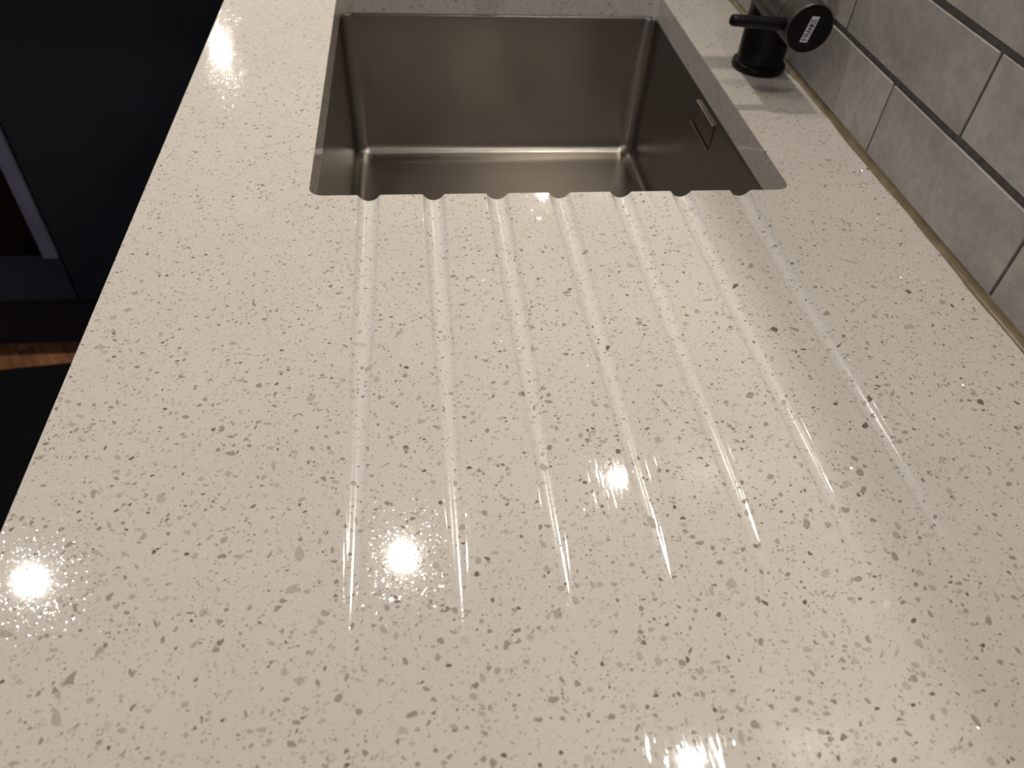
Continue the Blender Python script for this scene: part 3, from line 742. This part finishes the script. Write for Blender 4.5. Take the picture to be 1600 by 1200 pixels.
pl_ = lathe('handle_face', [(.0, d2 - .0002), (.0213, d2 - .0002), (.0211, d2 + .0003), (.0, d2 + .0004)], M['black'], tap, mat=ry)
# lever: a rod leaving the side of the cap towards the sink
lp = [(.5600, .1580, .0762), (.545, .1582, .0769), (.515, .1585, .0786), (.5055, .1586, .0792), (.5032, .1586, .0793), (.5020, .1586, .07935)]
lr = [.0058, .0056, .0053, .0052, .0047, .0032]
tube('lever', [loc(*q) for q in lp], lr, M['black'], tap)
# printed name plate on the round face
A0 = math.atan2(.0820 - .0598, .5830 - .5820) 
u = Vector((.0816 - .0600, 0, 0))
base_c = loc(.5756, .149 - .00045, .0755)
tilt = math.radians(18)
ux = Vector((.0059 * 0 + math.sin(math.radians(3)), 0, math.cos(math.radians(3))))      # reading direction: upwards
vx = Vector((-math.cos(math.radians(3)), 0, math.sin(math.radians(3))))                  # letter-up direction: towards the sink
ux = Vector((.0050, 0, .0224)).normalized()
vx = Vector((-.0077, 0, .0006)).normalized()
PLN, PHT = .0235, .0074
def on(a, b, d=0.0): return base_c + ux * a + vx * b + Vector((0, -d, 0))
def slab(a0, a1, b0, b1, d0, d1_):
    q = [on(a0, b0, d0), on(a1, b0, d0), on(a1, b1, d0), on(a0, b1, d0), on(a0, b0, d1_), on(a1, b0, d1_), on(a1, b1, d1_), on(a0, b1, d1_)]
    return q, [(0, 1, 2, 3), (4, 7, 6, 5), (0, 4, 5, 1), (1, 5, 6, 2), (2, 6, 7, 3), (3, 7, 4, 0)]
q, f_ = slab(-PLN / 2, PLN / 2, -PHT / 2, PHT / 2, 0, .00025)
plate = mesh('name_plate', q, f_, M['white'], tap)
# letters drawn as strokes on a 4 x 6 grid
ST = {'F': ['00-06', '06-46', '03-33'], 'R': ['00-06', '06-36', '36-44', '44-33', '33-03', '23-40'],
      'A': ['00-26', '26-40', '12-32'], 'N': ['00-06', '06-40', '40-46'], 'K': ['00-06', '46-03', '13-40'],
      'E': ['00-06', '06-46', '03-33', '00-40']}
LV, LF = [], []
LW, LG, LH = .0024, .0010, .0048
x0 = -(6 * LW + 5 * LG) / 2
for n_, ch in enumerate('FRANKE'):
    ox_ = x0 + n_ * (LW + LG)
    for s in ST[ch]:
        p0 = Vector((ox_ + int(s[0]) / 4 * LW, (int(s[1]) / 6 - .5) * LH)); p1 = Vector((ox_ + int(s[3]) / 4 * LW, (int(s[4]) / 6 - .5) * LH))
        d = (p1 - p0).normalized(); nn = Vector((-d.y, d.x)) * .00042
        p0 = p0 - d * .0002; p1 = p1 + d * .0002
        b = len(LV)
        for e in (p0 + nn, p1 + nn, p1 - nn, p0 - nn): LV.append(on(e.x, e.y, .00032))
        LF.append((b + 3, b + 2, b + 1, b))
mesh('lettering', LV, LF, M['ink'], plate)
# spout: up from the body, over and out above the bowl
sp = [(BX, BY, .110), (BX, BY, .20)]
for k in range(1, 13):
    a = math.pi / 2 * k / 12
    sp.append((BX - .05 * (1 - math.cos(a)), BY, .20 + .05 * math.sin(a)))
sp.append((.40, BY, .25))
for k in range(1, 9):
    a = math.pi / 2 * k / 8
    sp.append((.40 - .022 * math.sin(a), BY, .25 - .022 * (1 - math.cos(a))))
sp.append((.378, BY, .205))
tube('spout', [loc(*q) for q in sp], .0105, M['black'], tap)

# ------------------------------------------------------------------ dark units across the end of the aisle
FY = .797          # front plane of the end units
oven = thing('oven_unit', 'dark oven housing with black glass front in a dark grey frame', 'oven')
oven.location = (-.80, FY, 0)
def bl(name, x0, x1, y0, y1, z0, z1, m, par, bev=0, seg=2):
    L = par.location if par.parent is None else par.parent.location
    return box(name, x0 - L.x, x1 - L.x, y0 - L.y, y1 - L.y, z0 - L.z, z1 - L.z, m, par, bev, seg)
bl('carcass', -1.105, -.507, FY + .02, 1.40, .165, T - .03, M['navy_dull'], oven)
bl('plinth', -1.105, -.507, .8500, .866, 0.0, .165, M['navy_dull'], oven)
bl('lower_panel', -1.103, -.5085, FY - .001, FY + .019, .167, .2735, M['panel'], oven, .0012)
dr = bl('oven_door', -1.1, -.5385, FY, FY + .019, .277, T - .14, M['oven_glass'], oven, .001)
bm = bmesh.new()
fx0, fx1, fz0, fz1, fw = -1.103, -.5085, .2748, T - .12, .0268
L = oven.location
def fb(a, b, c, d): box_bm(bm, a - L.x, b - L.x, FY - .006 - L.y, FY + .019 - L.y, c, d, .001, 1)
fb(fx1 - fw, fx1, fz0, fz1); fb(fx0, fx0 + fw, fz0, fz1); fb(fx0 + fw, fx1 - fw, fz1 - .05, fz1)
fin('door_frame', bm, M['oven_frame'], oven)
bl('bottom_rail', fx0 + fw, fx1 - fw, FY - .003, FY + .019, .2748, .2785, M['navy'], oven, .0008)
hd = bl('handle', -1.05, -.57, FY - .05, FY - .038, T - .185, T - .170, M['oven_frame'], oven, .004)
bl('handle_post', -1.03, -1.018, FY - .04, FY + .002, T - .183, T - .172, M['oven_frame'], oven)
bl('handle_post', -.602, -.59, FY - .04, FY + .002, T - .183, T - .172, M['oven_frame'], oven)
bl('control_panel', -1.103, -.5085, FY, FY + .019, T - .117, T - .033, M['oven_glass'], oven, .001)

cab = thing('base_cabinet', 'dark navy cabinet with one plain glossy door, right of the oven unit', 'cabinet')
cab.location = (-.25, FY, 0)
bl('carcass', -.506, -.002, FY + .02, 1.40, .165, T - .03, M['navy_dull'], cab)
bl('plinth', -.506, -.002, .8500, .866, 0.0, .165, M['navy_dull'], cab)
bl('door', -.5045, -.024, FY, FY + .019, .167, T - .034, M['navy'], cab, .0014)
bl('filler_strip', -.0215, -.0022, FY + .004, FY + .019, .167, T - .034, M['navy'], cab, .001)
ret = box('return_worktop', -1.5, -.001, .775, 1.42, T - TH, T, M['quartz'], None, .0012, 1)
tag(ret, 'pale quartz worktop return lying over the dark end cabinets', 'worktop')

# the run of units that carries the long worktop
run = thing('sink_cabinet', 'dark navy run of base units carrying the pale worktop', 'cabinet')
run.location = (.3, 0, 0)
bm = bmesh.new()
def rb(x0, x1, y0, y1, z0, z1): box_bm(bm, x0 - .3, x1 - .3, y0, y1, z0, z1)
rb(.04, .61, -1.48, 1.40, .15, .168)
rb(.598, .61, -1.48, 1.40, .168, T - TH - .001)
for y in (-1.48, -.62, -.06, .51, 1.384): rb(.04, .598, y, y + .016, .168, T - TH - .001)
fin('carcass', bm, M['navy_dull'], run)
for ya, yb in ((-1.476, -.617), (-.613, -.057), (-.053, .513), (.517, .776)):
    bl('door', .02, .039, ya, yb, .168, T - TH - .006, M['navy'], run, .0014)
bl('plinth', .08, .096, -1.48, .79, 0, .15, M['navy_dull'], run)

# ------------------------------------------------------------------ floor mat
mt = box('floor_mat', -.34, .34, -.95, .95, 0, .006, M['mat'], None, .002, 2)
mt.rotation_euler = (0, 0, math.radians(5.8))
cA = math.radians(5.8)
# far edge passes through (-.652, .767)
mid = Vector((-.52, .7797))
mt.location = (mid.x + math.sin(cA) * .95, mid.y - math.cos(cA) * .95, .0002)
tag(mt, 'near-black ribbed runner mat lying on the reddish oak floor', 'mat')

# ------------------------------------------------------------------ wall cabinet and the lamps
wc = thing('wall_cabinet', 'dark navy wall cabinet hung over the worktop and tiles', 'cabinet')
CX0, CZ = .295, T + .7
wc.location = (.48, 0, CZ)
bl('carcass', CX0 + .02, .6155, -1.3, 1.42, CZ, CZ + .62, M['frame'], wc)
for k in range(5):
    bl('door', CX0, CX0 + .019, -1.3 + k * .544 + .0015, -1.3 + (k + 1) * .544 - .0015, CZ, CZ + .62, M['matt_navy'], wc, .0014)

def light(name, par, loc_, size, watts, col, spread):
    ld = bpy.data.lights.new(name, 'AREA')
    ld.shape = 'DISK'; ld.size = size; ld.energy = watts; ld.color = col; ld.spread = math.radians(spread)
    o = bpy.data.objects.new(name, ld)
    C.objects.link(o); o.parent = par; o.location = loc_
    return o

lens_p = emit('warm_lamp_lens', LAMP_COL, 6.0)
lens_d = emit('downlight_lens', DOWN_COL, 6.0)
trim_m = plain('lamp_trim_white', (.75, .75, .74), .4, var=.02)
proto = None
names = ['first', 'second', 'third', 'fourth', 'fifth']
def copy_tree(o, parent=None):
    c = o.copy(); C.objects.link(c); c.parent = parent
    for ch in list(o.children): copy_tree(ch, c)
    return c
for k, y in enumerate((-.231, .224, 1.134, -.686)):  # last spot is an unseen extra, added to brighten the near worktop
    if proto is None:
        proto = thing('cabinet_spotlight', '', 'lamp', 'spotlights under the wall cabinet')
        lathe('trim_ring', [(.013, -.0045), (.0155, -.006), (.029, -.0055), (.031, -.003), (.031, 0), (.0, 0)], M['steel2'], proto, n=32)
        lathe('lens', [(.0, -.0042), (.0128, -.0042), (.0128, -.001), (.0, -.001)], lens_p, proto, n=24)
        light('lamp', proto, (0, 0, -.0066), .020, PUCK_W, LAMP_COL, 150)
        o = proto
    else:
        o = copy_tree(proto)
    o.location = (.53, y, CZ - .0002)
    o['label'] = 'small steel spotlight under the wall cabinet, %s' % ('over the shallow end of the grooves', 'over the sink', 'far beyond the sink', 'added unseen behind the camera')[k]
proto = None
for k, (x, y) in enumerate(((.1305, .5929), (-.8237, .5937), (-.8568, 3.93), (-.82, -1.2))):  # last downlight is invented, an unseen extra source behind the camera
    if proto is None:
        proto = thing('downlight', '', 'lamp', 'ceiling downlights')
        lathe('trim_ring', [(.034, -.004), (.037, -.006), (.044, -.005), (.046, 0), (.0, 0)], trim_m, proto, n=32)
        lathe('lens', [(.0, -.0038), (.0338, -.0038), (.0338, -.001), (.0, -.001)], lens_d, proto, n=24)
        light('lamp', proto, (0, 0, -.0066), .050, DOWN_W, DOWN_COL, 120)
        o = proto
    else:
        o = copy_tree(proto)
    o.location = (x, y, ZC - .0002)
    if k == 2:                       # a bare wide-beam lamp
        for ch in o.children:
            if ch.type == 'LIGHT':
                ch.data = ch.data.copy(); ch.data.spread = math.radians(178); ch.data.energy = 9.0
    o['label'] = 'round white ceiling downlight %s' % ('above the worktop by the sink', 'above the floor mat near the oven', 'far down the room on the left', 'added unseen over the aisle behind the camera')[k]
